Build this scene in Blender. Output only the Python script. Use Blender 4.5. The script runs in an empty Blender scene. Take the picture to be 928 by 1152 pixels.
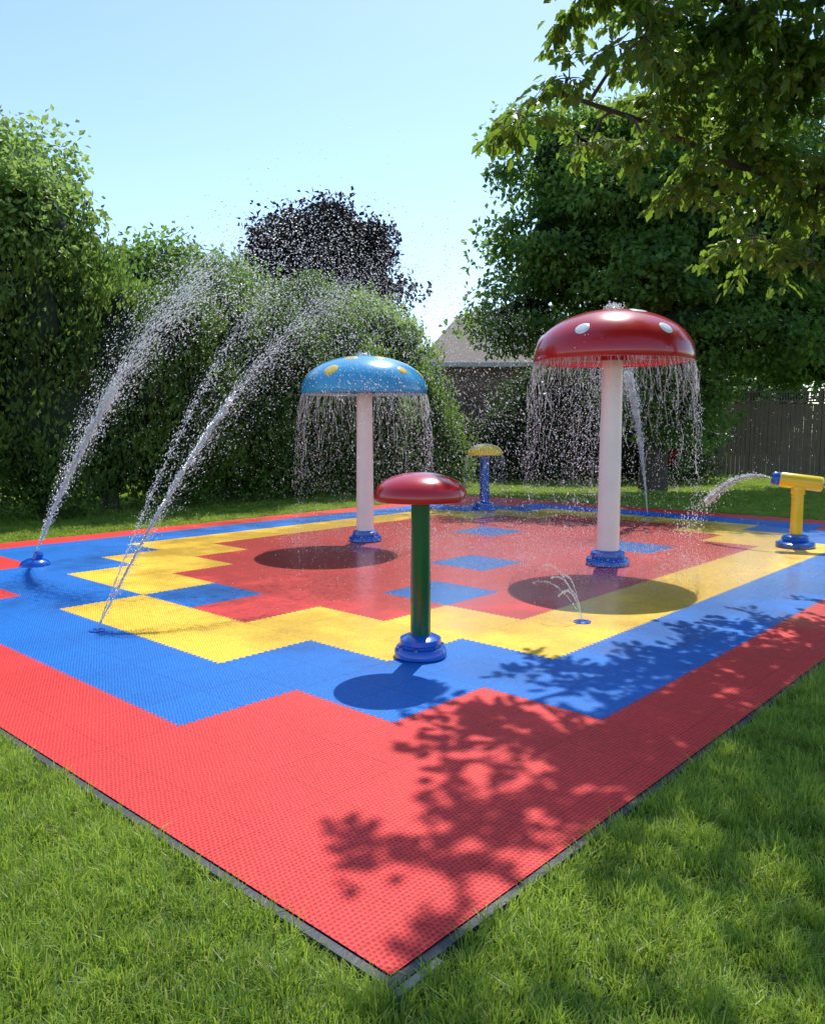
import bpy, math, random
import numpy as np
from mathutils import Vector
random.seed(7)
R = np.random.default_rng(11)
scene = bpy.context.scene
coll = scene.collection

# ------------------------------------------------------------ helpers
def link(o, parent=None):
    coll.objects.link(o)
    if parent: o.parent = parent
    return o
def empty(name, loc=(0,0,0), rz=0):
    o = bpy.data.objects.new(name, None); o.empty_display_size = .2
    o.location = loc; o.rotation_euler = (0,0,rz)
    return link(o)
def mesh_np(name, verts, faces, mat=None, parent=None, smooth=False):
    verts = np.asarray(verts, dtype=np.float32); faces = np.asarray(faces, dtype=np.int32)
    me = bpy.data.meshes.new(name)
    n = faces.shape[1]
    me.vertices.add(len(verts)); me.vertices.foreach_set("co", verts.ravel())
    me.loops.add(faces.size); me.loops.foreach_set("vertex_index", faces.ravel())
    me.polygons.add(len(faces))
    me.polygons.foreach_set("loop_start", np.arange(len(faces), dtype=np.int32)*n)
    me.polygons.foreach_set("use_smooth", np.full(len(faces), smooth))
    me.update(calc_edges=True); me.validate()
    if mat: me.materials.append(mat)
    return link(bpy.data.objects.new(name, me), parent)
def mesh_py(name, verts, faces, mats=None, parent=None, smooth=False, mi=None):
    me = bpy.data.meshes.new(name)
    me.from_pydata([tuple(v) for v in verts], [], faces)
    for m in (mats or []): me.materials.append(m)
    if mi is not None: me.polygons.foreach_set("material_index", mi)
    me.polygons.foreach_set("use_smooth", [smooth]*len(me.polygons))
    me.update()
    return link(bpy.data.objects.new(name, me), parent)
def lathe(name, prof, mat, parent, seg=64, loc=(0,0,0), rot=None, smooth=True):
    vs=[];fs=[]
    for (r,z) in prof:
        for k in range(seg):
            a=2*math.pi*k/seg; vs.append((r*math.cos(a), r*math.sin(a), z))
    for i in range(len(prof)-1):
        for k in range(seg):
            k2=(k+1)%seg
            fs.append((i*seg+k, i*seg+k2, (i+1)*seg+k2, (i+1)*seg+k))
    fs.append(tuple(range(seg))[::-1]); n=len(prof)-1
    fs.append(tuple(n*seg+k for k in range(seg)))
    o=mesh_py(name,vs,fs,[mat],parent,smooth)
    o.location=loc
    if rot: o.rotation_euler=rot
    if smooth:
        try:
            o.data.set_sharp_from_angle(angle=math.radians(40))
        except Exception: pass
    return o
def tube(path, radii, seg=8):
    vs=[];fs=[]
    P=[Vector(p) for p in path]
    for i,p in enumerate(P):
        d=(P[min(i+1,len(P)-1)]-P[max(i-1,0)]).normalized()
        u=d.orthogonal().normalized() if abs(d.z)>.99 else d.cross(Vector((0,0,1))).normalized()
        w=d.cross(u)
        for k in range(seg):
            a=2*math.pi*k/seg
            vs.append(tuple(p+radii[i]*(math.cos(a)*u+math.sin(a)*w)))
    for i in range(len(P)-1):
        for k in range(seg):
            k2=(k+1)%seg
            fs.append((i*seg+k,i*seg+k2,(i+1)*seg+k2,(i+1)*seg+k))
    return vs,fs
class Acc:
    def __init__(s): s.v=[]; s.f=[]
    def add(s,vf):
        o=len(s.v); s.v+=list(vf[0]); s.f+=[tuple(i+o for i in f) for f in vf[1]]
def box(x0,x1,y0,y1,z0,z1):
    v=[(x0,y0,z0),(x1,y0,z0),(x1,y1,z0),(x0,y1,z0),(x0,y0,z1),(x1,y0,z1),(x1,y1,z1),(x0,y1,z1)]
    f=[(0,3,2,1),(4,5,6,7),(0,1,5,4),(1,2,6,5),(2,3,7,6),(3,0,4,7)]
    return v,f
def mat_new(name):
    m=bpy.data.materials.new(name); m.use_nodes=True
    nt=m.node_tree; nt.nodes.clear()
    out=nt.nodes.new("ShaderNodeOutputMaterial")
    return m,nt,out
def N(nt,t,**kw):
    return nt.nodes.new(t)
def M(nt,op,a,b=None,c=None):
    n=nt.nodes.new("ShaderNodeMath"); n.operation=op
    for i,x in enumerate((a,b,c)):
        if x is None: continue
        if isinstance(x,(int,float)): n.inputs[i].default_value=x
        else: nt.links.new(x,n.inputs[i])
    return n.outputs[0]
def mixc(nt,fac,a,b,blend='MIX'):
    n=nt.nodes.new("ShaderNodeMix"); n.data_type='RGBA'; n.blend_type=blend
    for idx,x in ((0,fac),(6,a),(7,b)):
        if isinstance(x,(int,float)): n.inputs[idx].default_value=x
        elif isinstance(x,tuple): n.inputs[idx].default_value=(*x[:3],1)
        else: nt.links.new(x,n.inputs[idx])
    return n.outputs[2]
def simple(name,col,rough=.5,noise=.12,scale=8,coat=0,bump=0,bscale=60,metallic=0):
    m,nt,out=mat_new(name)
    p=N(nt,"ShaderNodeBsdfPrincipled"); p.inputs["Metallic"].default_value=metallic
    tc=N(nt,"ShaderNodeTexCoord"); nz=N(nt,"ShaderNodeTexNoise"); nz.inputs["Scale"].default_value=scale; nz.inputs["Detail"].default_value=5
    nt.links.new(tc.outputs["Object"],nz.inputs["Vector"])
    c=mixc(nt,nz.outputs["Fac"],tuple(x*(1-noise) for x in col),tuple(min(1,x*(1+noise)) for x in col))
    nt.links.new(c,p.inputs["Base Color"])
    r=M(nt,'MULTIPLY_ADD',nz.outputs["Fac"],rough*.6,rough*.7); nt.links.new(r,p.inputs["Roughness"])
    p.inputs["Coat Weight"].default_value=coat; p.inputs["Coat Roughness"].default_value=.08
    if bump:
        n2=N(nt,"ShaderNodeTexNoise"); n2.inputs["Scale"].default_value=bscale; nt.links.new(tc.outputs["Object"],n2.inputs["Vector"])
        b=N(nt,"ShaderNodeBump"); b.inputs["Strength"].default_value=bump; b.inputs["Distance"].default_value=.01
        nt.links.new(n2.outputs["Fac"],b.inputs["Height"]); nt.links.new(b.outputs[0],p.inputs["Normal"])
    nt.links.new(p.outputs[0],out.inputs[0]); return m
def leafmat(name,dark,light,trans=.4,tcol=None,nscale=.6,rough=.45,wr=.55,wn=.9,dry=None):
    m,nt,out=mat_new(name)
    g=N(nt,"ShaderNodeNewGeometry"); nz=N(nt,"ShaderNodeTexNoise"); nz.inputs["Scale"].default_value=nscale; nz.inputs["Detail"].default_value=4
    nt.links.new(g.outputs["Position"],nz.inputs["Vector"])
    f=M(nt,'ADD',M(nt,'MULTIPLY',M(nt,'SUBTRACT',g.outputs["Random Per Island"],.5),wr),M(nt,'MULTIPLY',M(nt,'SUBTRACT',nz.outputs["Fac"],.5),wn*2))
    f=M(nt,'ADD',f,.48)
    mp=N(nt,"ShaderNodeClamp"); nt.links.new(f,mp.inputs[0])
    c=mixc(nt,mp.outputs[0],dark,light)
    if dry: c=mixc(nt,M(nt,'GREATER_THAN',g.outputs["Random Per Island"],.95),c,dry)
    p=N(nt,"ShaderNodeBsdfPrincipled"); nt.links.new(c,p.inputs["Base Color"]); p.inputs["Roughness"].default_value=rough
    p.inputs["Specular IOR Level"].default_value=.4
    t=N(nt,"ShaderNodeBsdfTranslucent")
    tc=tcol or tuple(x*1.6 for x in light)
    c2=mixc(nt,.5,c,tc); nt.links.new(c2,t.inputs["Color"])
    mx=N(nt,"ShaderNodeMixShader"); mx.inputs[0].default_value=trans
    nt.links.new(p.outputs[0],mx.inputs[1]); nt.links.new(t.outputs[0],mx.inputs[2]); nt.links.new(mx.outputs[0],out.inputs[0])
    return m

# ------------------------------------------------------------ camera / light / sky
CH=1.6
cam=bpy.data.cameras.new("camera"); co=bpy.data.objects.new("camera",cam); link(co)
co.location=(0,0,CH); co.rotation_euler=(math.radians(90-6.0),0,0)
cam.sensor_fit='VERTICAL'; cam.sensor_height=36; cam.lens=27.94; cam.clip_start=.05; cam.clip_end=2000
scene.camera=co
SD=Vector((.19,.66,1)).normalized()
elev=math.asin(SD.z); az=math.atan2(SD.x,SD.y)
sun=bpy.data.lights.new("sun",'SUN'); sun.energy=5.0; sun.angle=math.radians(.5); sun.color=(1,.965,.90)
so=bpy.data.objects.new("sun",sun); link(so); so.location=(5,15,25)
so.rotation_euler=(-SD).to_track_quat('-Z','Y').to_euler()
w=bpy.data.worlds.new("World"); scene.world=w; w.use_nodes=True
nt=w.node_tree; nt.nodes.clear()
wo=nt.nodes.new("ShaderNodeOutputWorld"); bg=nt.nodes.new("ShaderNodeBackground"); sk=nt.nodes.new("ShaderNodeTexSky")
sk.sky_type='NISHITA'; sk.sun_disc=False; sk.sun_elevation=elev; sk.sun_rotation=az; sk.air_density=1.0; sk.dust_density=.4; sk.ozone_density=1.0
bg.inputs[1].default_value=.15
hs=nt.nodes.new("ShaderNodeMix"); hs.data_type='RGBA'; hs.blend_type='MULTIPLY'; hs.inputs[0].default_value=1; hs.inputs[7].default_value=(1.36,1.45,1.52,1)
nt.links.new(sk.outputs[0],hs.inputs[6]); nt.links.new(hs.outputs[2],bg.inputs[0]); nt.links.new(bg.outputs[0],wo.inputs[0])
scene.view_settings.view_transform='Standard'; scene.view_settings.look='None'; scene.view_settings.exposure=0

# ------------------------------------------------------------ pad frame
C0=Vector((-.062,2.153,0)); ANG=math.atan2(.7404,.6722)
E2=Vector((math.cos(ANG),math.sin(ANG),0)); E1=Vector((-math.sin(ANG),math.cos(ANG),0))
def W(a,b,z=0): return C0+E1*a+E2*b+Vector((0,0,z))
UA,UB=.81,.80
AL=[0]+[.56+UA*k for k in range(12)]; AL.append(AL[-1]+.56)
BL=[0]+[.645+UB*k for k in range(16)]; BL.append(BL[-1]+.645)
PA,PB=AL[-1],BL[-1]

def tilemat(name,col):
    m,nt,out=mat_new(name)
    tc=N(nt,"ShaderNodeTexCoord"); sp=N(nt,"ShaderNodeSeparateXYZ"); nt.links.new(tc.outputs["Object"],sp.inputs[0])
    x,y=sp.outputs[0],sp.outputs[1]
    S=50.0
    nw=N(nt,"ShaderNodeTexNoise"); nw.inputs["Scale"].default_value=22; nw.inputs["Detail"].default_value=2; nt.links.new(tc.outputs["Object"],nw.inputs["Vector"])
    wob=M(nt,'MULTIPLY',M(nt,'SUBTRACT',nw.outputs["Fac"],.5),1.1)
    row=M(nt,'FLOOR',M(nt,'MULTIPLY',y,S))
    odd=M(nt,'MULTIPLY',M(nt,'MODULO',row,2.0),.5)
    fx=M(nt,'ABSOLUTE',M(nt,'SUBTRACT',M(nt,'FRACT',M(nt,'ADD',M(nt,'ADD',M(nt,'MULTIPLY',x,S),odd),wob)),.5))
    fy=M(nt,'ABSOLUTE',M(nt,'SUBTRACT',M(nt,'FRACT',M(nt,'MULTIPLY',y,S)),.5))
    dd=M(nt,'POWER',M(nt,'ADD',M(nt,'POWER',fx,2.0),M(nt,'POWER',fy,2.0)),.5)
    hole=N(nt,"ShaderNodeMapRange"); nt.links.new(dd,hole.inputs[0]); hole.inputs[1].default_value=.16; hole.inputs[2].default_value=.40; hole.inputs[3].default_value=1; hole.inputs[4].default_value=0
    def seam(c,off,per):
        f=M(nt,'FRACT',M(nt,'DIVIDE',M(nt,'SUBTRACT',c,off-10*per),per))
        return M(nt,'LESS_THAN',M(nt,'MINIMUM',f,M(nt,'SUBTRACT',1.0,f)),.006)
    sm=M(nt,'MAXIMUM',seam(x,.645,UB/2),seam(y,.56,UA/2))
    cx=M(nt,'FLOOR',M(nt,'DIVIDE',M(nt,'SUBTRACT',x,.645),UB/2)); cy=M(nt,'FLOOR',M(nt,'DIVIDE',M(nt,'SUBTRACT',y,.56),UA/2))
    cb=N(nt,"ShaderNodeCombineXYZ"); nt.links.new(cx,cb.inputs[0]); nt.links.new(cy,cb.inputs[1])
    wn=N(nt,"ShaderNodeTexWhiteNoise"); wn.noise_dimensions='2D'; nt.links.new(cb.outputs[0],wn.inputs["Vector"])
    nz=N(nt,"ShaderNodeTexNoise"); nz.inputs["Scale"].default_value=1.1; nz.inputs["Detail"].default_value=7; nz.inputs["Roughness"].default_value=.6; nt.links.new(tc.outputs["Object"],nz.inputs["Vector"])
    nz2=N(nt,"ShaderNodeTexNoise"); nz2.inputs["Scale"].default_value=70; nz2.inputs["Detail"].default_value=5; nz2.inputs["Roughness"].default_value=.7; nt.links.new(tc.outputs["Object"],nz2.inputs["Vector"])
    tone=M(nt,'ADD',M(nt,'MULTIPLY',wn.outputs["Value"],.09),M(nt,'ADD',M(nt,'MULTIPLY',nz.outputs["Fac"],.65),M(nt,'MULTIPLY',nz2.outputs["Fac"],1.5)))
    tone=M(nt,'ADD',tone,.02)
    dark=tuple(c*.20 for c in col)
    c1=mixc(nt,M(nt,'MULTIPLY',hole.outputs[0],.66),col,dark)
    c1=mixc(nt,M(nt,'MULTIPLY',sm,.5),c1,dark)
    hs=N(nt,"ShaderNodeHueSaturation"); nt.links.new(c1,hs.inputs["Color"]); nt.links.new(tone,hs.inputs["Value"])
    dv=N(nt,"ShaderNodeVectorMath"); dv.operation='DISTANCE'; nt.links.new(tc.outputs["Object"],dv.inputs[0]); dv.inputs[1].default_value=(7.0,4.8,0)
    wet=N(nt,"ShaderNodeMapRange"); nt.links.new(M(nt,'ADD',dv.outputs["Value"],M(nt,'MULTIPLY',nz.outputs["Fac"],7.0)),wet.inputs[0])
    wet.inputs[1].default_value=7.2; wet.inputs[2].default_value=8.8; wet.inputs[3].default_value=1; wet.inputs[4].default_value=0
    p=N(nt,"ShaderNodeBsdfPrincipled")
    cw=mixc(nt,M(nt,'MULTIPLY',wet.outputs[0],.18),hs.outputs[0],dark)
    nt.links.new(cw,p.inputs["Base Color"])
    p.inputs["Roughness"].default_value=.5
    p.inputs["Specular IOR Level"].default_value=.24
    nt.links.new(M(nt,'MULTIPLY',wet.outputs[0],.9),p.inputs["Coat Weight"]); p.inputs["Coat Roughness"].default_value=.10; p.inputs["Coat IOR"].default_value=1.36
    h=M(nt,'SUBTRACT',M(nt,'MULTIPLY',nz2.outputs["Fac"],.7),M(nt,'MULTIPLY',hole.outputs[0],.8))
    b=N(nt,"ShaderNodeBump"); b.inputs["Strength"].default_value=.6; b.inputs["Distance"].default_value=.004
    nt.links.new(h,b.inputs["Height"]); nt.links.new(b.outputs[0],p.inputs["Normal"])
    b2=N(nt,"ShaderNodeBump"); b2.inputs["Strength"].default_value=.2; b2.inputs["Distance"].default_value=.003
    nt.links.new(h,b2.inputs["Height"]); nt.links.new(b2.outputs[0],p.inputs["Coat Normal"])
    nt.links.new(p.outputs[0],out.inputs[0]); return m
tR=tilemat("red_tile",(.74,.045,.040)); tB=tilemat("blue_tile",(.006,.155,.54)); tY=tilemat("yellow_tile",(.98,.58,.045))
tR2=tilemat("inner_red_tile",(.68,.045,.04))

def cellcol(ia,jb):
    i=ia-1; j=jb-1
    if i<0 or j<0 or i>10 or j>14: return 0
    jj=14-j; ii=10-i
    if i+j<=1 or i+jj<=1 or ii+jj<=1: return 0
    if (j==0 and i>=7) or (j==1 and i>=9) : return 0
    if (i,j) in ((3,4),(4,6),(6,9),(3,9)): return 1
    if (i,j)==(5,2): return 1
    if j==0: return 1
    if j==1: return 2 if 3<=i<=5 else 1
    if j==2:
        if i in (4,): return 3
        if i in (6,7,3,2): return 2
        return 1
    if j==3:
        if 3<=i<=6: return 3
        if i in (7,8,1,2): return 2
        return 1
    if j==4:
        if 2<=i<=7: return 3
        if i in (8,9,1): return 2
        return 1
    k=min(i+jj,ii+jj)
    if i==0 or ii==0 or jj==0 or k<=3: return 1
    if i==1 or ii==1 or jj==1 or k<=5: return 2
    return 3
pad=empty("splash_pad",C0,ANG)
vid={};verts=[]
def V(x,y):
    k=(round(x,5),round(y,5))
    if k not in vid: vid[k]=len(verts); verts.append((x,y,.022))
    return vid[k]
na,nb=len(AL)-1,len(BL)-1
def edge_pts(p,q,jag):
    pts=[p]
    if jag:
        L=math.dist(p,q); n=max(4,int(round(L/.052))); 
        ux,uy=(q[0]-p[0])/L,(q[1]-p[1])/L
        for s in range(n):
            for (f,sd) in ((.12,1),(.42,1),(.58,-1),(.88,-1)):
                t=(s+f)/n*L; a=.010*sd
                pts.append((p[0]+ux*t-uy*a,p[1]+uy*t+ux*a))
    pts.append(q); return pts
faces=[];mi=[]
for ia in range(na):
    for jb in range(nb):
        x0,x1=BL[jb],BL[jb+1]; y0,y1=AL[ia],AL[ia+1]
        e1=edge_pts((x0,y0),(x1,y0),ia>0)
        e2=edge_pts((x1,y0),(x1,y1),jb<nb-1)
        e3=edge_pts((x0,y1),(x1,y1),ia<na-1)[::-1]
        e4=edge_pts((x0,y0),(x0,y1),jb>0)[::-1]
        loop=e1[:-1]+e2[:-1]+e3[:-1]+e4[:-1]
        faces.append([V(*p) for p in loop]); mi.append(cellcol(ia,jb))
mesh_py("tiles",verts,faces,[tR,tB,tY,tR2],pad,False,mi)
m_rub=simple("edging_rubber",(.045,.05,.06),.6,.3,20,bump=.4)
m_conc=simple("edging_concrete",(.26,.26,.25),.8,.25,30,bump=.5)
tw=.036
A=Acc()
for bx in (box(-tw,-.002,0,PA,-.05,.016),box(-tw,PB+tw,-tw,-.002,-.05,.016),box(PB+.002,PB+tw,0,PA,-.05,.016),box(-tw,PB+tw,PA+.002,PA+tw,-.05,.016)): A.add(bx)
mesh_py("edge_trim",A.v,A.f,[m_rub],pad)
A=Acc(); A.add(box(-tw-.02,.16,-tw-.03,-tw-.002,-.05,.012))
mesh_py("corner_block",A.v,A.f,[m_conc],pad)
mesh_py("base_slab",*box(.001,PB-.001,.001,PA-.001,-.05,.012),[m_rub],pad)

# ------------------------------------------------------------ ground + lawn
m,nt,out=mat_new("lawn_soil")
p=N(nt,"ShaderNodeBsdfPrincipled"); g=N(nt,"ShaderNodeNewGeometry")
n1=N(nt,"ShaderNodeTexNoise"); n1.inputs["Scale"].default_value=1.3; n1.inputs["Detail"].default_value=8; nt.links.new(g.outputs["Position"],n1.inputs["Vector"])
n2=N(nt,"ShaderNodeTexNoise"); n2.inputs["Scale"].default_value=60; n2.inputs["Detail"].default_value=4; nt.links.new(g.outputs["Position"],n2.inputs["Vector"])
c=mixc(nt,n1.outputs["Fac"],(.05,.10,.015),(.11,.19,.03)); c=mixc(nt,n2.outputs["Fac"],c,(.03,.05,.012))
nt.links.new(c,p.inputs["Base Color"]); p.inputs["Roughness"].default_value=.9
nt.links.new(p.outputs[0],out.inputs[0]); m_soil=m
mesh_py("ground",[(-300,-300,-.01),(300,-300,-.01),(300,300,-.01),(-300,300,-.01)],[(0,1,2,3)],[m_soil])
m_grass=leafmat("grass_blades",(.10,.20,.022),(.40,.54,.075),.48,(.62,.80,.10),2.2,.42,wr=.8,wn=1.1,dry=(.48,.42,.18))
def patch(name,n,h0,h1,wd,seed):
    r=np.random.default_rng(seed)
    k=2*np.pi
    nt_=int(n/34); tx=r.uniform(-.5,.5,nt_); ty=r.uniform(-.5,.5,nt_); th=r.uniform(.7,1.45,nt_); ta=r.uniform(0,k,nt_)
    nf=n//2; ti=r.integers(0,nt_,n)
    x=tx[ti]+r.normal(0,.016,n); y=ty[ti]+r.normal(0,.016,n)
    x[:nf]=r.uniform(-.5,.5,nf); y[:nf]=r.uniform(-.5,.5,nf)
    x=(x+.5)%1-.5; y=(y+.5)%1-.5
    fld=np.sin(k*(x*2+y))+np.sin(k*(3*y-x)+1)+np.sin(k*(x*4+2*y)+2)
    fa=np.sin(k*(x+y*2)+seed)*1.6+np.sin(k*(3*x-2*y))*1.2
    hm=th[ti].copy(); hm[:nf]=r.uniform(.7,1.1,nf)
    h=r.uniform(h0,h1,n)*(1+.14*fld)*hm
    ang=np.where(np.arange(n)<nf,fa+r.normal(0,.9,n),np.arctan2(y-ty[ti],x-tx[ti])+r.normal(0,.7,n)+.3*np.sin(ta[ti]))
    lean=np.abs(r.normal(.75,.45,n))*h
    lx,ly=np.cos(ang)*lean,np.sin(ang)*lean
    wa=r.uniform(0,k,n); wx,wy=np.cos(wa)*wd*r.uniform(.6,1.2,n),np.sin(wa)*wd*r.uniform(.6,1.2,n)
    hz=np.sqrt(np.maximum(h*h-.5*lean**2,.22*h*h))
    z0=np.full(n,-.012)
    v=np.stack([
      np.stack([x-wx,y-wy,z0],1),np.stack([x+wx,y+wy,z0],1),
      np.stack([x+lx*.35+wx*.8,y+ly*.35+wy*.8,hz*.6],1),np.stack([x+lx*.35-wx*.8,y+ly*.35-wy*.8,hz*.6],1),
      np.stack([x+lx,y+ly,hz*.98],1)],1).reshape(-1,3)
    b=np.arange(n)[:,None]*5
    f=np.concatenate([b+[0,1,2],b+[0,2,3],b+[3,2,4]],0)
    o=mesh_np(name,v,f,m_grass); me=o.data; bpy.data.objects.remove(o); return me
near=[patch("blades_near_%d"%i,15000,.03,.070,.0025,20+i) for i in range(5)]
far=[patch("blades_far_%d"%i,6500,.03,.066,.0045,30+i) for i in range(3)]
lawn=empty("lawn_grass",C0,ANG)
def addp(bx,ay):
    wpos=W(ay,bx); X,Y=wpos.x,wpos.y
    if Y<-.5 or Y>29: return
    if abs(X)>.60*Y+2.6: return
    d=math.hypot(X,Y)
    me=random.choice(near if d<8 else far)
    o=bpy.data.objects.new("blades",me); link(o,lawn); o.location=(bx,ay,0); o.rotation_euler=(0,0,random.choice((0,1,2,3))*math.pi/2)
g0=tw+.002
for ib in range(22):
    for ia in range(-22,32): addp(-g0-.5-ib, ia+.5)
for ia in range(24):
    for ib in range(0,36): addp(-g0+.5+ib,-g0-.5-ia)
for ia in range(20):
    for ib in range(0,36): addp(-g0+.5+ib,PA+g0+.5+ia)
for ib in range(22):
    for ia in range(0,11): addp(PB+g0+.5+ib,-g0+.5+ia if ia<10 else PA+g0-.5)

# ------------------------------------------------------------ mushroom fountains
def paint(name,col,rough=.22): return simple(name,col,rough,.10,3,coat=.5,bump=.03,bscale=40)
pRed=paint("red_paint",(.52,.010,.016)); pBlue=paint("blue_paint",(.004,.10,.50)); pLB=paint("light_blue_paint",(.05,.38,.70))
pGreen=paint("green_paint",(.005,.11,.022)); pYel=paint("yellow_paint",(.90,.60,.02)); pCream=paint("cream_paint",(.90,.84,.78),.45)
pWhite=paint("white_paint",(.85,.85,.85)); mSteel=simple("steel",(.5,.5,.5),.3,.1,10,metallic=1)
def spot(parent,Rr,H,z0,th,ph,rad,mat,n=24):
    vs=[];fs=[]
    def P(t,p,off):
        t=max(.01,t); s=1+off
        return (Rr*s*math.sin(t)*math.cos(p),Rr*s*math.sin(t)*math.sin(p),z0+H*(1+off)*math.cos(t)**.92 if math.cos(t)>0 else z0)
    L=math.sqrt((Rr*math.cos(th))**2+(H*math.sin(th))**2)
    rings=5
    for q in range(rings+1):
        rr=rad*q/rings; off=.012 if q<rings-1 else (.008 if q==rings-1 else -.004)
        for k in range(n):
            a=2*math.pi*k/n
            vs.append(P(th+rr*math.sin(a)/L, ph+rr*math.cos(a)/(Rr*math.sin(th)), off))
    for q in range(rings):
        for k in range(n):
            k2=(k+1)%n; fs.append((q*n+k,(q+1)*n+k,(q+1)*n+k2,q*n+k2))
    mesh_py("spot",vs,fs,[mat],parent,True)
def mushroom(loc,capR,capH,rimz,poleR,baseR,baseH,capmat,polemat,spots=(),spotmat=None,nozzle=True):
    e=empty("mushroom_fountain",loc)
    prof=[(.001,rimz+.03),(capR*.5,rimz+.02),(capR*.93,rimz-.005),(capR*.965,rimz-.03),(capR*.99,rimz-.028),(capR*1.0,rimz-.01)]
    for k in range(1,25):
        th=math.pi/2*(1-k/24); prof.append((max(.001,capR*math.sin(th)),rimz+capH*max(0,math.cos(th))**.92))
    lathe("cap",prof,capmat,e,96)
    lathe("pole",[(poleR*1.04,baseH*.6),(poleR,rimz*.5),(poleR*.92,rimz+.03)],polemat,e,40)
    lathe("collar",[(poleR*1.5,rimz-.02),(poleR*1.5,rimz+.025)],capmat,e,32)
    s=baseH
    lathe("base",[(baseR*.9,.02),(baseR,.03),(baseR,.02+s*.35),(baseR*.93,.02+s*.48),(baseR*.74,.02+s*.52),(baseR*.74,.02+s*.60),(baseR*.80,.02+s*.66),(baseR*.78,.02+s*.88),(baseR*.6,.02+s),(poleR*.95,.03+s)],pBlue,e,56)
    A=Acc()
    for k in range(6):
        a=k*math.pi/3+.3; x,y=baseR*.87*math.cos(a),baseR*.87*math.sin(a)
        A.add(tube([(x,y,.02+s*.4),(x,y,.02+s*.56)],[.012,.012],6))
    mesh_py("bolts",A.v,A.f,[mSteel],e)
    if nozzle:
        lathe("nozzle",[(.05,rimz+capH-.02),(.05,rimz+capH+.02),(.02,rimz+capH+.035)],mSteel,e,20)
    for (th,ph,rad) in spots: spot(e,capR,capH,rimz,math.radians(th),math.radians(ph),rad,spotmat)
    return e
big=(2.273,9.166,0); blu=(-.666,11.13,0); sml=(.056,5.415,0); yel=(1.40,15.4,0)
mushroom(big,.89,.55,2.38,.125,.25,.17,pRed,pCream,[(62,-128,.085),(62,-61,.085),(24,-60,.11),(66,170,.08),(63,10,.08),(64,60,.08),(64,120,.08),(30,120,.09)],pWhite)
mushroom(blu,.87,.50,2.10,.118,.23,.15,pLB,pCream,[(60,-122,.11),(30,-110,.10),(28,-55,.09),(60,-45,.08),(62,0,.09),(62,60,.09),(60,120,.09),(62,180,.09),(25,60,.08)],pYel)
mushroom(sml,.318,.165,1.14,.069,.183,.15,pRed,pGreen,nozzle=False)
mushroom(yel,.34,.19,1.12,.09,.24,.16,pYel,pBlue,nozzle=False)

# ------------------------------------------------------------ water cannon
wc=empty("water_cannon",(5.12,10.54,0))
lathe("base",[(.23,.02),(.245,.03),(.245,.08),(.20,.10),(.17,.10),(.18,.13),(.16,.17),(.11,.19),(.08,.2)],pBlue,wc,48)
lathe("post",[(.078,.18),(.074,.80),(.07,.86)],pYel,wc,32)
bar=empty("barrel_pivot",(0,0,.90)); bar.parent=wc
aim=Vector((-.80,.36,.10)).normalized()
bar.rotation_euler=aim.to_track_quat('Z','Y').to_euler()
lathe("barrel",[(.07,-.30),(.095,-.285),(.10,-.25),(.10,.20),(.09,.225),(.085,.23)],pYel,bar,40)
lathe("muzzle",[(.088,.225),(.095,.235),(.095,.30),(.078,.325),(.055,.33),(.05,.26)],pBlue,bar,40)
lathe("yoke",[(.085,-.07),(.09,-.06),(.09,.04),(.085,.05)],pYel,wc,32,loc=(0,0,.80))
A=Acc(); A.add(tube([(-.04,.0,-.29),(-.04,.0,-.37),(.04,.0,-.37),(.04,0,-.29)],[.014]*4,8))
mesh_py("handle",A.v,A.f,[pBlue],bar,True)
def gj(loc,r,h,tilt=None):
    e=empty("water_jet_nozzle",loc)
    lathe("dome",[(r,.018),(r*1.0,.03),(r*.85,h*.7),(r*.5,h),(r*.2,h*1.02)],pBlue,e,40)
    if tilt:
        o=lathe("spout",[(r*.32,0),(r*.3,h*1.3),(r*.2,h*1.45)],pBlue,e,24,loc=(0,0,h*.4)); o.rotation_euler=Vector(tilt).to_track_quat('Z','Y').to_euler()
    return e
gj((-4.37,9.1,0),.17,.10,(3.4,.4,8.3)); gj((-2.47,6.1,0),.06,.03); gj((1.39,6.38,0),.07,.03); gj((4.25,14.3,0),.09,.05)

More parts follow.
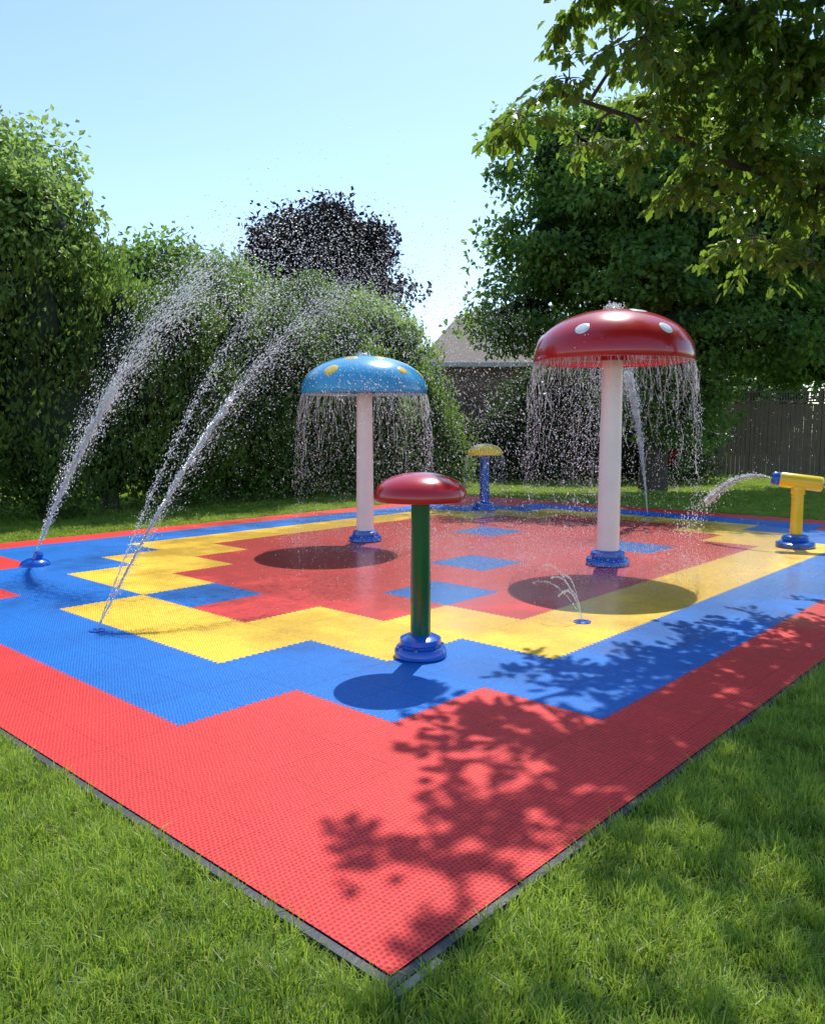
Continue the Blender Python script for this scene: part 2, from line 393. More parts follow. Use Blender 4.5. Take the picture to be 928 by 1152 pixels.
# ------------------------------------------------------------ water
m,nt,out=mat_new("water_droplets")
t=N(nt,"ShaderNodeBsdfTranslucent"); t.inputs[0].default_value=(.95,.99,1,1)
d=N(nt,"ShaderNodeBsdfDiffuse"); d.inputs[0].default_value=(.94,.98,1,1)
gl=N(nt,"ShaderNodeBsdfGlossy"); gl.inputs["Roughness"].default_value=.15
a1=N(nt,"ShaderNodeMixShader"); a1.inputs[0].default_value=.65; nt.links.new(d.outputs[0],a1.inputs[1]); nt.links.new(t.outputs[0],a1.inputs[2])
a2=N(nt,"ShaderNodeMixShader"); a2.inputs[0].default_value=.12; nt.links.new(a1.outputs[0],a2.inputs[1]); nt.links.new(gl.outputs[0],a2.inputs[2])
nt.links.new(a2.outputs[0],out.inputs[0]); m_wat=m
def drops(name,P,Vd,rad,st,parent=None,extra=None):
    n=len(P)
    d=Vd/np.maximum(np.linalg.norm(Vd,axis=1,keepdims=True),1e-6)
    ref=np.tile([[.3,.5,.2]],(n,1)); u=np.cross(d,ref); u/=np.linalg.norm(u,axis=1,keepdims=True); v=np.cross(d,u)
    r=rad[:,None]; L=(rad*st)[:,None]
    vs=np.stack([P+d*L,P+u*r,P+v*r,P-u*r,P-v*r,P-d*L],1)
    keep=P[:,2]>.03; vs=vs[keep]; n=keep.sum()
    b=np.arange(n)[:,None]*6
    f=np.concatenate([b+x for x in ([0,1,2],[0,2,3],[0,3,4],[0,4,1],[5,2,1],[5,3,2],[5,4,3],[5,1,4])],0)
    vs=vs.reshape(-1,3)
    if extra is not None:
        f=np.concatenate([f,extra[1]+len(vs)],0); vs=np.concatenate([vs,extra[0]],0)
    return mesh_np(name,vs,f,m_wat,parent,True)
G=9.8
def jet(n,p0,v0,T,sv=.03,sp=.10,rad=(.003,.008),t0=0,pw=1.0,st=(1,2.2)):
    t=t0+(T-t0)*R.uniform(0,1,n)**pw
    v=np.array(v0)*(1+R.normal(0,sv,(n,1)))+R.normal(0,sp,(n,3))
    P=np.array(p0)+v*t[:,None]; P[:,2]-=.5*G*t*t
    vel=v.copy(); vel[:,2]-=G*t
    rr=rad[0]+(rad[1]-rad[0])*R.uniform(0,1,n)**2
    return P,vel,rr,R.uniform(st[0],st[1],n)
def fan(n,p0,v0,T,rad,w,a=.09,b=.045,sp=.11):
    out=[]
    for k in range(w):
        vv=(v0[0]*(1+R.normal(0,a)),v0[1]*(1+R.normal(0,a)),v0[2]*(1+R.normal(0,b)))
        out.append(jet(n//w,p0,vv,T,.024,sp,rad,pw=.85))
    return out
def cat(name,parts,parent=None,extra=None):
    drops(name,np.concatenate([p[0] for p in parts]),np.concatenate([p[1] for p in parts]),np.concatenate([p[2] for p in parts]),np.concatenate([p[3] for p in parts]),parent,extra)
cat("water_jet",fan(13000,(-4.37,9.1,.12),(3.3,.45,8.1),1.66,(.0023,.0092),18,.13,.05,.15)+[
    jet(2600,(-4.37,9.1,.12),(3.4,.45,8.3),.6,.03,.14,(.003,.007),st=(2,5)),
    jet(5500,(-4.37,9.1,.12),(3.3,.45,8.1),1.1,.06,.42,(.0018,.005)),
    jet(1200,(-4.37,9.1,.12),(3.4,.45,8.3),.28,.008,.09,(.004,.009),st=(3,7))])
cat("water_jet",fan(9500,(-2.47,6.1,.03),(3.0,4.1,7.8),1.6,(.0018,.0066),16,.12,.04,.13)+[
    jet(2800,(-2.47,6.1,.03),(3.02,4.2,8.0),.6,.025,.10,(.002,.0055),st=(2,5)),
    jet(4500,(-2.47,6.1,.03),(3.0,4.1,7.8),1.1,.06,.34,(.0015,.0038)),
    jet(1500,(-2.47,6.1,.03),(3.02,4.2,8.0),.28,.008,.05,(.003,.006),st=(3,8))]+fan(4800,(-2.47,6.1,.03),(2.1,4.3,8.2),1.6,(.0018,.006),9,.12,.04,.12)+[
    jet(1000,(-2.47,6.1,.03),(2.1,4.3,8.4),.5,.02,.08,(.002,.005),st=(2,5))])
cat("water_jet",fan(5000,(4.25,14.3,.06),(-1.3,-1.6,7.4),1.45,(.003,.009),8)+[
    jet(2200,(4.25,14.3,.06),(-1.3,-1.6,7.4),.5,.012,.09,(.004,.010),st=(2,6))])
mz=Vector((5.12,10.54,.90))+aim*.33
cat("cannon_stream",[jet(1300,tuple(mz),(-1.75,1.6,.75),.62,.04,.18,(.003,.007),st=(1,3)),
    jet(1200,tuple(mz),(-1.75,1.6,.75),.36,.015,.06,(.004,.008),st=(3,8))])
fine=[]
for k in range(6):
    vx,vy=-1.0+.14*k+random.uniform(-.08,.08),random.uniform(.2,1.6)
    fine.append(jet(150,(1.39,6.38,.04),(vx,vy,2.5+random.uniform(-.5,.5)),.32,.006,.012,(.0012,.0026),st=(2,7)))
cat("water_jet",fine)
fl=[]
for (n,cx,cy,cz,sx,sy,sz) in ((5000,-1.0,10.6,1.7,1.7,1.3,.9),(2600,-1.9,9.6,2.7,1.1,1.1,.6),(3600,1.0,11.2,1.1,1.8,1.6,.7),(2600,2.6,10.8,1.2,1.2,1.5,.8)):
    P=np.stack([R.normal(cx,sx,n),R.normal(cy,sy,n),np.abs(R.normal(cz,sz,n))],1)
    P=P[P[:,2]<3.7]; n=len(P)
    fl.append((P,np.tile([[.3,.2,-3.]],(n,1))+R.normal(0,.6,(n,3)),.0012+.0038*R.uniform(0,1,n)**2.5,R.uniform(1,1.8,n)))
cat("water_mist",fl)
def curtain(c,Rr,z0,n,ns=80,seed=1,sc=1.0,filr=.0014):
    r=np.random.default_rng(seed)
    ang0=np.linspace(0,2*np.pi,ns,endpoint=False)+r.normal(0,.03,ns); wgt=r.uniform(.15,1,ns); wgt/=wgt.sum()
    phs=r.uniform(0,6.28,ns); vs0=r.normal(.19,.045,ns); amp=r.uniform(.012,.055,ns); frq=r.uniform(16,38,ns)
    T=math.sqrt(2*z0/G)
    def pos(s,t,jit=0):
        a=ang0[s]+amp[s]*np.sin(t*frq[s]+phs[s])*np.minimum(1,t*5)+jit
        rr=Rr+vs0[s]*t+.6*amp[s]*np.sin(t*frq[s]*1.2+phs[s]*2)*np.minimum(1,t*5)
        return a,rr
    out=[]
    for (m_,lo,hi,spn,rd,stt) in ((n,.12,T,.12,(.0015,.0040),(1.1,3.0)),(int(n*.7),.15,T*.8,.05,(.0012,.0028),(2,5))):
        s=r.choice(ns,m_,p=wgt); t=lo+(hi-lo)*r.uniform(0,1,m_)**.8
        a,rr=pos(s,t,r.normal(0,.10,m_)*t*(spn*4)); rr=rr+r.normal(0,.25,m_)*spn*t*2
        P=np.stack([c[0]+rr*np.cos(a),c[1]+rr*np.sin(a),z0-.02-.5*G*t*t+r.normal(0,spn*.2,m_)],1)
        vel=np.stack([.2*np.cos(a),.2*np.sin(a),-G*t-.5],1)+r.normal(0,.3,(m_,3))
        out.append((P,vel,r.uniform(rd[0],rd[1],m_)*sc,r.uniform(stt[0],stt[1],m_)))
    m_=int(n*1.3); a=r.uniform(0,2*np.pi,m_); rr=Rr+.19*T+r.normal(0,.17,m_); t=r.uniform(0,.30,m_); vz=np.abs(r.normal(1.1,.45,m_)); vr=r.normal(.1,.5,m_)
    P=np.stack([c[0]+(rr+vr*t)*np.cos(a),c[1]+(rr+vr*t)*np.sin(a),.035+np.maximum(vz*t-4.9*t*t,0)*1.0],1)
    out.append((P,r.normal(0,1,(m_,3)),r.uniform(.0013,.0040,m_),r.uniform(1,2.2,m_)))
    VV=[];FF=[];off=0
    for s in range(ns):
        tend=(.20+.75*r.uniform(0,1)**1.7)*T*.72; t0=0.0
        while t0<tend:
            ln=r.uniform(.09,.25)*(1 if t0<.15 else .45); t1=min(t0+ln,tend+.03); k=max(4,int((t1-t0)/.010))
            t=np.linspace(t0,t1,k); sa=np.full(k,s)
            a,rr=pos(sa,t)
            P=np.stack([c[0]+rr*np.cos(a),c[1]+rr*np.sin(a),z0-.015-.5*G*t*t-.25*t],1)
            q=np.sin(np.linspace(0.25 if t0==0 else 0,1,k)*np.pi)**.5
            rad=filr*sc*(.5+.9*r.uniform(0,1))*(q*r.uniform(.6,1.5,k)+.1)
            v=np.stack([P+rad[:,None]*np.array([math.cos(x),math.sin(x),0]) for x in (0,2.1,4.2)],1).reshape(-1,3)
            b=np.arange(k-1)[:,None]*3
            f=np.concatenate([b+x for x in ([0,1,4],[0,4,3],[1,2,5],[1,5,4],[2,0,3],[2,3,5])],0)
            VV.append(v);FF.append(f+off);off+=len(v)
            t0=t1+r.uniform(0,.06)*(0 if t0<.08 else 1)+.004
    return out,(np.concatenate(VV),np.concatenate(FF))
def crown(c,z,n,h=.06,rad=(.004,.009)):
    P=np.stack([c[0]+R.normal(0,.05,n),c[1]+R.normal(0,.05,n),z+np.abs(R.normal(0,h,n))],1)
    return (P,R.normal(0,1,(n,3)),R.uniform(*rad,n),R.uniform(1,1.6,n))
o_,x_=curtain(big,.875,2.37,2900,210,3,1.15); cat("water_curtain",o_+[crown(big,2.94,260,.03)],extra=x_)
o_,x_=curtain(blu,.855,2.09,2400,190,4,1.25); cat("water_curtain",o_+[crown(blu,2.6,120,.02)],extra=x_)
o_,x_=curtain(yel,.335,1.12,300,50,5,1.5); cat("water_curtain",o_,extra=x_)
sp=[]
for (cx,cy,s,n) in ((.9,10.0,.9,3600),(1.9,11.6,.9,3000),(2.3,12.0,.7,900),(4.0,11.6,.3,300),(1.2,8.2,.5,500),(-.2,8.3,.7,500),(2.6,8.2,.5,1100),(3.2,9.4,.6,1500)):
    x=R.normal(cx,s,n); y=R.normal(cy,s,n); z=.032+np.abs(R.normal(0,.10,n))
    sp.append((np.stack([x,y,z],1),R.normal(0,1,(n,3)),.0013+.0035*R.uniform(0,1,n)**2,R.uniform(1,2,n)))
cat("water_splash",sp)

# ------------------------------------------------------------ foliage
def leaves(n,P,axis,nrm,L,Wd,fold=.25,shape=4):
    a=axis/np.linalg.norm(axis,axis=1,keepdims=True)
    s=np.cross(a,nrm); s/=np.maximum(np.linalg.norm(s,axis=1,keepdims=True),1e-6); u=np.cross(s,a)
    L=L[:,None]; w=Wd[:,None]
    if shape==4:
        v=np.stack([P,P+a*L*.45+s*w+u*w*fold,P+a*L-u*L*.1,P+a*L*.45-s*w+u*w*fold],1); b=np.arange(n)[:,None]*4
        f=np.concatenate([b+[0,1,2],b+[0,2,3]],0)
    else:
        v=np.stack([P,P+a*L*.25+s*w*.8+u*w*fold,P+a*L*.42+s*w*.55+u*w*fold*.6,P+a*L*.60+s*w*.8+u*w*fold*.7,P+a*L-u*L*.15,
                    P+a*L*.60-s*w*.8+u*w*fold*.7,P+a*L*.42-s*w*.55+u*w*fold*.6,P+a*L*.25-s*w*.8+u*w*fold],1); b=np.arange(n)[:,None]*8
        f=np.concatenate([b+[0,1,2],b+[0,2,4],b+[2,3,4],b+[0,4,6],b+[4,5,6],b+[0,6,7]],0)
    return v.reshape(-1,3),f
def rnd_dirs(n,r=R):
    d=r.normal(0,1,(n,3)); return d/np.linalg.norm(d,axis=1,keepdims=True)
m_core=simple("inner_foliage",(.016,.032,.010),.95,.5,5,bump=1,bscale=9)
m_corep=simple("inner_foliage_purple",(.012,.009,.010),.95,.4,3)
m_bark=simple("bark",(.09,.07,.055),.9,.35,12,bump=.9,bscale=30)
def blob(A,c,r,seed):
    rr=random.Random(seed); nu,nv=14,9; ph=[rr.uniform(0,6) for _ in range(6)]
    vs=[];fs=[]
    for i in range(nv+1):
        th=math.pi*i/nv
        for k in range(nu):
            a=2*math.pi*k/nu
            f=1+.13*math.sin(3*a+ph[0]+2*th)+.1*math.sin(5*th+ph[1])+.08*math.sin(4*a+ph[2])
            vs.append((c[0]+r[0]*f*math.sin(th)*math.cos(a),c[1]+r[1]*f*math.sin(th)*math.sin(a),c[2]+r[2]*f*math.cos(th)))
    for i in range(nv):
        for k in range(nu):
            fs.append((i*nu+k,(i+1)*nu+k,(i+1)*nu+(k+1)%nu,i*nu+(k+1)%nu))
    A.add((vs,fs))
def tree(name,pos,lobes,leafL,leafW,mat,nleaf,clump_s=.32,core=.72,coremat=None,trunk=(.18,2.),per=70,mode='broad',rlo=.72,flat=.6):
    e=empty(name,pos)
    areas=np.array([(l[3]*l[4]+l[3]*l[5]+l[4]*l[5]) for l in lobes]); areas/=areas.sum()
    VV=[];FF=[];off=0
    A=Acc();T=Acc()
    base=Vector((0,0,-.05)); fork=Vector((0,0,trunk[1]))
    T.add(tube([base,base+Vector((.03,0,trunk[1]*.5)),fork],[trunk[0]*1.3,trunk[0],trunk[0]*.85],10))
    for li,l in enumerate(lobes):
        c=np.array(l[:3]); r=np.array(l[3:6]); nl=int(nleaf*areas[li]); nc=max(6,nl//per)
        d=rnd_dirs(nc); rad=R.uniform(rlo,1.04,nc)
        rad=np.where(R.uniform(0,1,nc)<.14,rad*1.13,rad)
        cc=c+d*r*rad[:,None]
        cc[:,2]=np.maximum(cc[:,2],.15)
        pr=R.uniform(.3,1.7,nc); pr/=pr.sum()
        idx=R.choice(nc,nl,p=pr); cs=clump_s*R.uniform(.55,1.35,nc)
        P=cc[idx]+np.clip(R.normal(0,1,(nl,3)),-1.7,1.7)*cs[idx][:,None]*np.array([1,1,flat])
        out=(P-c)/r; out/=np.linalg.norm(out,axis=1,keepdims=True)
        if mode=='broad':
            ax=rnd_dirs(nl)+out*.6+np.array([0,0,-.35]); nr=rnd_dirs(nl)*.7+np.array([0,0,1.0])*.7+out*.3
        else:
            ax=rnd_dirs(nl)*.6+out*.5+np.array([0,0,.9]); nr=rnd_dirs(nl)+out
        L=leafL*R.uniform(.6,1.3,nl); Wd=leafW*R.uniform(.6,1.3,nl)
        v,f=leaves(nl,P,ax,nr,L,Wd)
        VV.append(v);FF.append(f+off);off+=len(v)
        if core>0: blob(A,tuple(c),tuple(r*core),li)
        q=Vector(l[:3]); mid=(fork+q)*.5+Vector((random.uniform(-.2,.2),random.uniform(-.2,.2),.1))
        T.add(tube([fork-Vector((0,0,.2)),mid,q,q+Vector((0,0,l[5]*.6))],[trunk[0]*.6,trunk[0]*.42,trunk[0]*.25,.02],7))
        for z in range(min(10,nc)):
            T.add(tube([q,(q+Vector(cc[z]))*.5+Vector((0,0,.1)),Vector(cc[z])],[trunk[0]*.22,trunk[0]*.13,.008],5))
    mesh_np("foliage",np.concatenate(VV),np.concatenate(FF),mat,e)
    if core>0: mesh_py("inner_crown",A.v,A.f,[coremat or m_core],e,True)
    mesh_py("trunk_and_limbs",T.v,T.f,[m_bark],e,True)
    return e
lm_ced=leafmat("cedar_leaves",(.018,.055,.014),(.14,.25,.04),.38,(.32,.52,.07),1.3,wn=1.4)
lm_ced2=leafmat("cedar_leaves_light",(.03,.09,.022),(.20,.33,.06),.42,(.42,.64,.10),1.1,wn=1.4)
lm_light=leafmat("light_leaves",(.08,.18,.04),(.30,.44,.11),.50,(.60,.82,.20),1.0,wn=1.3)
lm_mid=leafmat("maple_leaves",(.03,.09,.02),(.17,.30,.055),.48,(.46,.70,.10),.9,wn=1.3)
lm_purple=leafmat("purple_leaves",(.010,.009,.010),(.036,.028,.028),.22,(.06,.045,.035),.8)
lm_dark=leafmat("shrub_leaves",(.015,.04,.012),(.07,.13,.028),.32,(.18,.32,.05),.8)
hr_=random.Random(3)
for (b,a,top,rad,mt) in ((1.2,13.2,6.4,1.4,lm_ced),(3.0,13.5,6.4,1.4,lm_ced2),(4.6,13.0,6.0,1.2,lm_ced),(6.0,13.4,5.5,1.25,lm_ced2),(7.3,13.1,4.7,1.1,lm_ced),(8.6,13.5,5.0,1.25,lm_ced2),(9.8,13.0,4.5,1.1,lm_ced),(11.0,13.3,5.0,1.2,lm_ced),(12.3,13.0,4.5,1.15,lm_ced2),(13.6,13.3,4.4,1.15,lm_ced),(14.8,13.1,3.4,1.0,lm_ced2)):
    p=W(a,b); h=top
    lb=[(0,0,h*.28,rad,rad,h*.30),(hr_.uniform(-.3,.3),hr_.uniform(-.2,.2),h*.58,rad*.82,rad*.82,h*.26),(hr_.uniform(-.3,.3),hr_.uniform(-.3,.1),h*.82,rad*.46,rad*.46,h*.18)]
    for q in range(4):
        an=hr_.uniform(0,6.28); zz=hr_.uniform(.2,.75)*h; rr_=rad*(1.1-.6*zz/h); lb.append((rr_*math.cos(an)*.95,rr_*math.sin(an)*.95,zz,.55,.55,.60))
    tree("cedar_tree",p,lb,.125,.030,mt,20000,.24,mode='cedar',core=.68,trunk=(.14,1.0),per=110,flat=1.1,rlo=.66)
tree("maple_tree",W(14.6,3.4),[(0,0,5.0,2.0,2.0,1.9),(1.3,.3,6.0,1.2,1.2,1.0),(-1.3,-.5,6.4,1.4,1.4,1.2),(.6,-1.0,4.2,1.6,1.3,1.2),(.1,-.8,6.9,.9,.9,.8),(2.1,-.6,5.2,.9,.9,.8)],.13,.05,lm_light,42000,.30,core=.55,trunk=(.22,3),rlo=.6,per=110,flat=.5)
tree("maple_tree",W(15.6,8.4),[(0,0,4.5,1.7,1.7,1.5),(1.4,.4,4.5,1.2,1.2,1.2)],.14,.055,lm_mid,15000,.32,core=.6,trunk=(.2,2.5),rlo=.6)
tree("maple_tree",W(14.6,13.4),[(0,0,4.0,1.6,1.5,1.5),(1.2,.6,3.6,1.1,1.1,1.2),(-1,-.3,3.6,1,1,1)],.13,.05,lm_light,20000,.28,core=.6,trunk=(.2,2.5),rlo=.6,per=100)
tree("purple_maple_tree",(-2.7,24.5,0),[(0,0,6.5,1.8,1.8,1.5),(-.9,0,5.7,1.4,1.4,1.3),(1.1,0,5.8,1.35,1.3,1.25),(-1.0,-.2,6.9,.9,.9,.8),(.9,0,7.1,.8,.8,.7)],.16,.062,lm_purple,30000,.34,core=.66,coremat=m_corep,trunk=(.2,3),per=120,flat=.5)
tree("maple_tree",(6.2,20.5,0),[(0,0,6.2,2.8,2.6,2.3),(-2.7,-.3,6.0,1.7,1.7,1.1),(-2.3,.2,8.3,1.7,1.7,1.3),(1.6,0,9.2,2.2,2.2,1.6),(-3.4,0,4.4,1.4,1.4,.9),(3.4,-.4,6.8,2.2,2.2,1.8),(.2,-1.4,4.1,2.0,1.4,1.1),(2.5,-1.4,4.1,1.8,1.4,1.1),(-.6,-1.2,7.9,1.5,1.2,1.1),(.6,-2.2,5.9,1.5,.9,.8),(2.2,-1.9,7.4,1.3,.9,.8),(.4,-.9,2.4,1.5,.8,.9),(-1.6,-1.9,7.0,1.2,.8,.6),(-.6,-2.4,4.9,1.3,.7,.5)],.16,.060,lm_mid,90000,.40,core=.48,trunk=(.3,3),rlo=.6,per=130,flat=.38)
tree("maple_tree",(12.3,21.5,0),[(0,0,6.4,3.0,2.6,2.6),(-1.5,-.5,4.0,2.6,2.0,1.5),(1.5,0,8.6,2.4,2.2,2.0),(-3.0,.2,5.4,1.4,1.4,1.2)],.16,.062,lm_mid,42000,.42,core=.6,trunk=(.3,3),rlo=.6,per=110,flat=.42)
tree("shrub",(4.3,24.6,0),[(0,0,1.7,1.7,1.0,1.9),(1.8,-.2,1.5,1.6,1.0,1.7),(3.6,0,1.6,1.6,1,1.8),(-1.5,.2,1.2,1.1,.8,1.3),(1.0,-.5,2.8,1.2,.8,.9),(3.0,-.4,3.0,1.1,.8,.8)],.14,.052,lm_dark,30000,.3,core=.72,trunk=(.08,.5),per=100)
tree("shrub",(1.2,25.4,0),[(0,0,.9,1.2,.9,1.0),(-1.4,0,.8,1.1,.9,.9)],.13,.05,lm_dark,8000,.25,core=.75,trunk=(.06,.4))
e_l=[]
for k in range(13):
    x=-42+k*7.2; e_l.append((x,random.uniform(-2,2),random.uniform(3.0,4.0),4.4,3.0,random.uniform(3.2,4.3)))
tree("distant_trees",(0,52,0),[l for l in e_l if not(-3<l[0]<5)]+[(1.5,2,1.6,4.4,3,2.6)],.45,.2,lm_dark,22000,.8,core=.85,trunk=(.2,1))
fs_=tree("flowering_shrub",(7.4,23.0,0),[(0,0,.40,.5,.4,.42)],.10,.04,lm_mid,1200,.12,core=.7,trunk=(.03,.2))
m_fl=leafmat("red_petals",(.45,.01,.02),(.7,.03,.05),.3,(.8,.05,.05))
nf=160; P=np.array([0,-.25,.75])+R.normal(0,.12,(nf,3)); v,f=leaves(nf,P,rnd_dirs(nf),rnd_dirs(nf),np.full(nf,.08),np.full(nf,.035)); mesh_np("flowers",v,f,m_fl,fs_)

# ------------------------------------------------------------ near overhanging tree
nt_e=empty("shade_maple_tree",(0,0,0))
lm_near=leafmat("shade_maple_leaves",(.022,.07,.012),(.12,.22,.03),.46,(.52,.74,.07),1.2,.38,wn=1.1)
clus=[]
def cl(x,y,z,r,n): clus.append((Vector((x,y,z)),r,n))
for q in ((3.6,7.6,4.9,.7,30),(2.9,7.4,5.2,.7,30),(2.2,7.5,5.25,.6,24),(1.5,7.3,5.35,.5,14),(3.9,8.3,4.2,.7,26),(3.1,8.2,4.5,.65,24),(2.4,8.0,4.75,.55,18),
          (1.35,7.2,4.6,.3,5),(.95,7.1,4.25,.3,7),(1.7,7.9,4.3,.35,6),(2.7,8.0,3.95,.4,10),(3.5,8.4,3.55,.45,11),(3.9,8.0,3.2,.35,8),(4.5,8.2,3.9,.7,22),(4.6,7.6,4.7,.7,24),(2.1,7.4,4.1,.3,6),(1.9,6.9,4.8,.4,8),
          (4.2,7.2,5.9,.8,24),(3.3,6.9,6.0,.8,24),(2.4,7.0,6.0,.65,16),(1.6,6.8,6.0,.5,9),(1.1,6.7,5.95,.4,7),(1.25,6.2,6.2,.4,8),(1.7,7.4,6.1,.4,6),
          (3.0,6.0,6.6,.8,22),(4.0,6.2,6.6,.9,26),(2.3,6.0,6.7,.5,8),(4.8,6.8,6.2,.9,26),(5.6,7.6,5.6,1.0,30),(3.6,5.2,7.0,.8,18),(5.0,5.6,7.0,.9,24),(2.9,6.6,7.1,.7,12),
          (3.3,8.2,7.2,.8,26),(4.1,8.9,7.3,.9,28),(3.2,7.3,7.6,.6,14),(4.4,7.8,7.4,.9,26),(5.0,9.4,7.0,.9,22),(2.9,5.3,7.0,.6,12),(4.6,6.3,7.6,.9,22),
          (5.4,8.8,4.8,.9,24),(6.2,9.2,5.4,1.0,24),(6.4,8.0,6.6,1.1,24),(5.6,6.6,7.6,1.0,22),(7.0,7.2,5.4,1.1,24),(5.2,9.6,4.2,.7,16)): cl(*q)
trunk_top=Vector((6.3,7.9,3.4))
T=Acc()
T.add(tube([(6.2,7.6,-.1),(6.25,7.7,1.2),(6.3,7.85,2.5),tuple(trunk_top),(6.2,7.7,5.0),(5.8,7.2,6.8)],[.34,.27,.24,.22,.15,.06],16))
limbs=[[(6.3,7.9,3.0),(5.2,8.0,4.0),(4.0,7.9,4.9),(2.9,7.6,5.4),(1.8,7.2,5.8),(1.1,6.7,6.0)],
       [(6.3,7.9,3.2),(5.2,8.4,3.75),(4.2,8.3,4.0),(3.2,8.2,4.2),(2.2,7.9,4.5),(1.2,7.2,4.5)],
       [(6.2,7.7,4.6),(5.0,7.0,5.9),(4.0,6.4,6.4),(2.8,6.0,6.6),(1.5,6.1,6.4)],[(6.2,7.7,4.8),(5.2,8.3,6.6),(4.2,8.3,7.2),(3.3,8.0,7.4)],
       [(6.2,7.7,4.9),(5.7,6.6,6.4),(4.6,5.6,7.0)],[(6.2,7.8,4.2),(7.0,7.4,5.2)],[(6.2,7.8,4.0),(6.0,8.8,5.0)]]
pts=[]
for li,L in enumerate(limbs):
    n=len(L); r0=.07 if li!=1 else .045
    T.add(tube(L,[r0*(1-i/n)+.010 for i in range(n)],9))
    for i in range(n-1):
        for s in range(8): pts.append(Vector(L[i]).lerp(Vector(L[i+1]),s/8))
LP=[];LA=[];LN=[]
rr=random.Random(5)
for (c,r,nw) in clus:
    q=min(pts,key=lambda p:(p-c).length)
    mid=q.lerp(c,.5)+Vector((0,0,.08)); T.add(tube([q,mid,c],[.02,.014,.009],6))
    for k in range(nw):
        d=Vector((rr.gauss(0,1),rr.gauss(0,1),rr.gauss(0,.55))).normalized()
        s=c+d*r*rr.uniform(.0,.55); ln=r*rr.uniform(.45,.95)
        e=s+d*ln+Vector((0,0,-.28*ln)); m1=s.lerp(e,.5)+Vector((0,0,.06*ln))
        T.add(tube([c,s,m1,e],[.007,.005,.004,.002],4))
        nlf=int(ln/.030)+3
        for j in range(nlf):
            t=(j+.5)/nlf; p=(s.lerp(m1,t*2) if t<.5 else m1.lerp(e,t*2-1))
            sd=Vector((rr.gauss(0,1),rr.gauss(0,1),rr.gauss(0,.5)))
            LP.append(tuple(p+sd*.02)); ax=(d*.6+sd.normalized()*.9+Vector((0,0,-.65))); LA.append(tuple(ax))
            LN.append((rr.gauss(0,.45),rr.gauss(0,.45),1))
            if rr.random()<.75:
                sd=-sd; LP.append(tuple(p+sd*.05)); LA.append(tuple(d*.5+sd.normalized()*.9+Vector((0,0,-.7)))); LN.append((rr.gauss(0,.5),rr.gauss(0,.5),1))
n=len(LP); v,f=leaves(n,np.array(LP),np.array(LA),np.array(LN),R.uniform(.075,.15,n),R.uniform(.032,.056,n),.25,8)
mesh_np("foliage",v,f,lm_near,nt_e)
mesh_py("trunk_and_limbs",T.v,T.f,[m_bark],nt_e,True)

# ------------------------------------------------------------ fence
m_wood=simple("weathered_wood",(.19,.135,.10),.85,.4,3,bump=.6,bscale=25)
fe=empty("wooden_fence",(0,27,0))
A=Acc(); x=-3.0; rr=random.Random(2)
while x<26:
    h=2.45+rr.uniform(-.015,.015); A.add(box(x,x+.132,rr.uniform(-.02,0),.022,.04,h)); x+=.15
mesh_py("boards",A.v,A.f,[m_wood],fe)
A=Acc()
for k in range(13): 
    X=-3+k*2.4; A.add(box(X-.055,X+.055,.026,.13,-.1,2.9)); A.add(box(X-.075,X+.075,.01,.15,2.903,2.95))
mesh_py("posts",A.v,A.f,[m_wood],fe)
A=Acc()
for z in (2.47,2.80): A.add(box(-3,26,-.03,.024,z,z+.06))
x=-3
while x<26: A.add(box(x,x+.03,-.012,.006,2.531,2.799)); x+=.09
mesh_py("top_rail_and_lattice",A.v,A.f,[m_wood],fe)

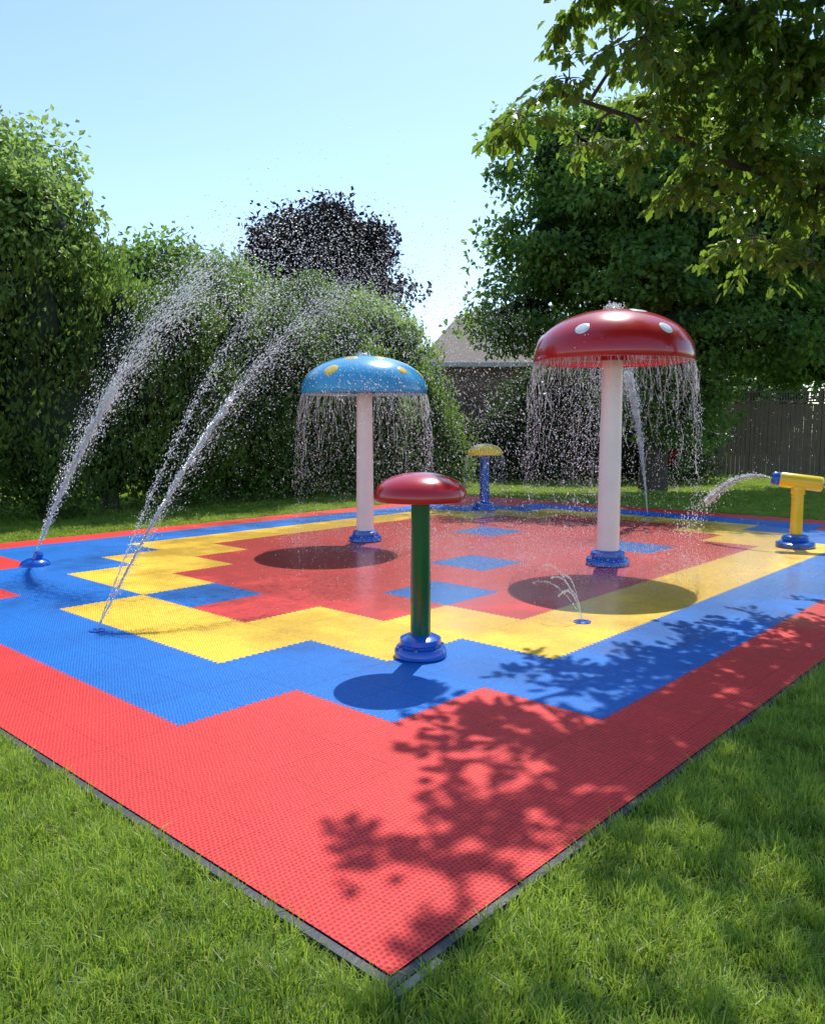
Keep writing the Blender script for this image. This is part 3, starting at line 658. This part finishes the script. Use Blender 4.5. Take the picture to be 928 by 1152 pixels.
# ------------------------------------------------------------ house
m,nt,out=mat_new("brick")
p=N(nt,"ShaderNodeBsdfPrincipled"); tc=N(nt,"ShaderNodeTexCoord"); mp=N(nt,"ShaderNodeMapping"); mp.inputs["Rotation"].default_value=(math.pi/2,0,0)
nt.links.new(tc.outputs["Object"],mp.inputs[0]); bk=N(nt,"ShaderNodeTexBrick"); bk.inputs["Scale"].default_value=4; nt.links.new(mp.outputs[0],bk.inputs["Vector"])
bk.inputs["Color1"].default_value=(.22,.13,.09,1); bk.inputs["Color2"].default_value=(.17,.10,.075,1); bk.inputs["Mortar"].default_value=(.3,.28,.25,1)
nt.links.new(bk.outputs["Color"],p.inputs["Base Color"]); p.inputs["Roughness"].default_value=.9; nt.links.new(p.outputs[0],out.inputs[0]); m_brick=m
m,nt,out=mat_new("roof_shingles")
p=N(nt,"ShaderNodeBsdfPrincipled"); tc=N(nt,"ShaderNodeTexCoord"); bk=N(nt,"ShaderNodeTexBrick"); bk.inputs["Scale"].default_value=5; nt.links.new(tc.outputs["Object"],bk.inputs["Vector"])
bk.inputs["Color1"].default_value=(.33,.26,.20,1); bk.inputs["Color2"].default_value=(.24,.20,.16,1); bk.inputs["Mortar"].default_value=(.12,.105,.09,1)
nt.links.new(bk.outputs["Color"],p.inputs["Base Color"]); p.inputs["Roughness"].default_value=.9; nt.links.new(p.outputs[0],out.inputs[0]); m_roof=m
m_trim=simple("white_trim",(.6,.6,.58),.6); m_glass=simple("window_glass",(.03,.035,.04),.08)
def house(loc,w,d,he,hr,hip):
    e=empty("brick_house",loc)
    mesh_py("walls",*box(0,w,0,d,-.1,he),[m_brick],e)
    o=.45
    v=[(-o,-o,he+.003),(w+o,-o,he+.003),(w+o,d+o,he+.003),(-o,d+o,he+.003),(hip,d/2,hr),(w-hip,d/2,hr)]
    mesh_py("roof",v,[(0,1,5,4),(1,2,5),(2,3,4,5),(3,0,4),(3,2,1,0)],[m_roof],e)
    A=Acc(); A.add(box(-o-.08,w+o+.08,-o-.1,-o-.01,he-.12,he+.05)); A.add(box(-o-.1,-o-.01,-o,d+o,he-.12,he+.05)); mesh_py("gutter",A.v,A.f,[m_trim],e)
    A=Acc();B=Acc()
    for wx in (1.0,3.6,6.2):
        if wx+1.2<w:
            A.add(box(wx,wx+1.2,-.05,-.003,1.2,2.6)); B.add(box(wx+.08,wx+1.12,-.07,-.053,1.28,2.52))
    if A.v:
        mesh_py("window_frames",A.v,A.f,[m_trim],e); mesh_py("window_glass",B.v,B.f,[m_glass],e)
    A=Acc(); A.add(box(w*.6,w*.6+.7,d*.5+.6,d*.5+1.3,he,hr+.6)); mesh_py("chimney",A.v,A.f,[m_brick],e)
house((.6,33,0),9,7,4.2,6.6,1.4)
house((-20,27,0),8.2,8,5.6,8.4,2.5)
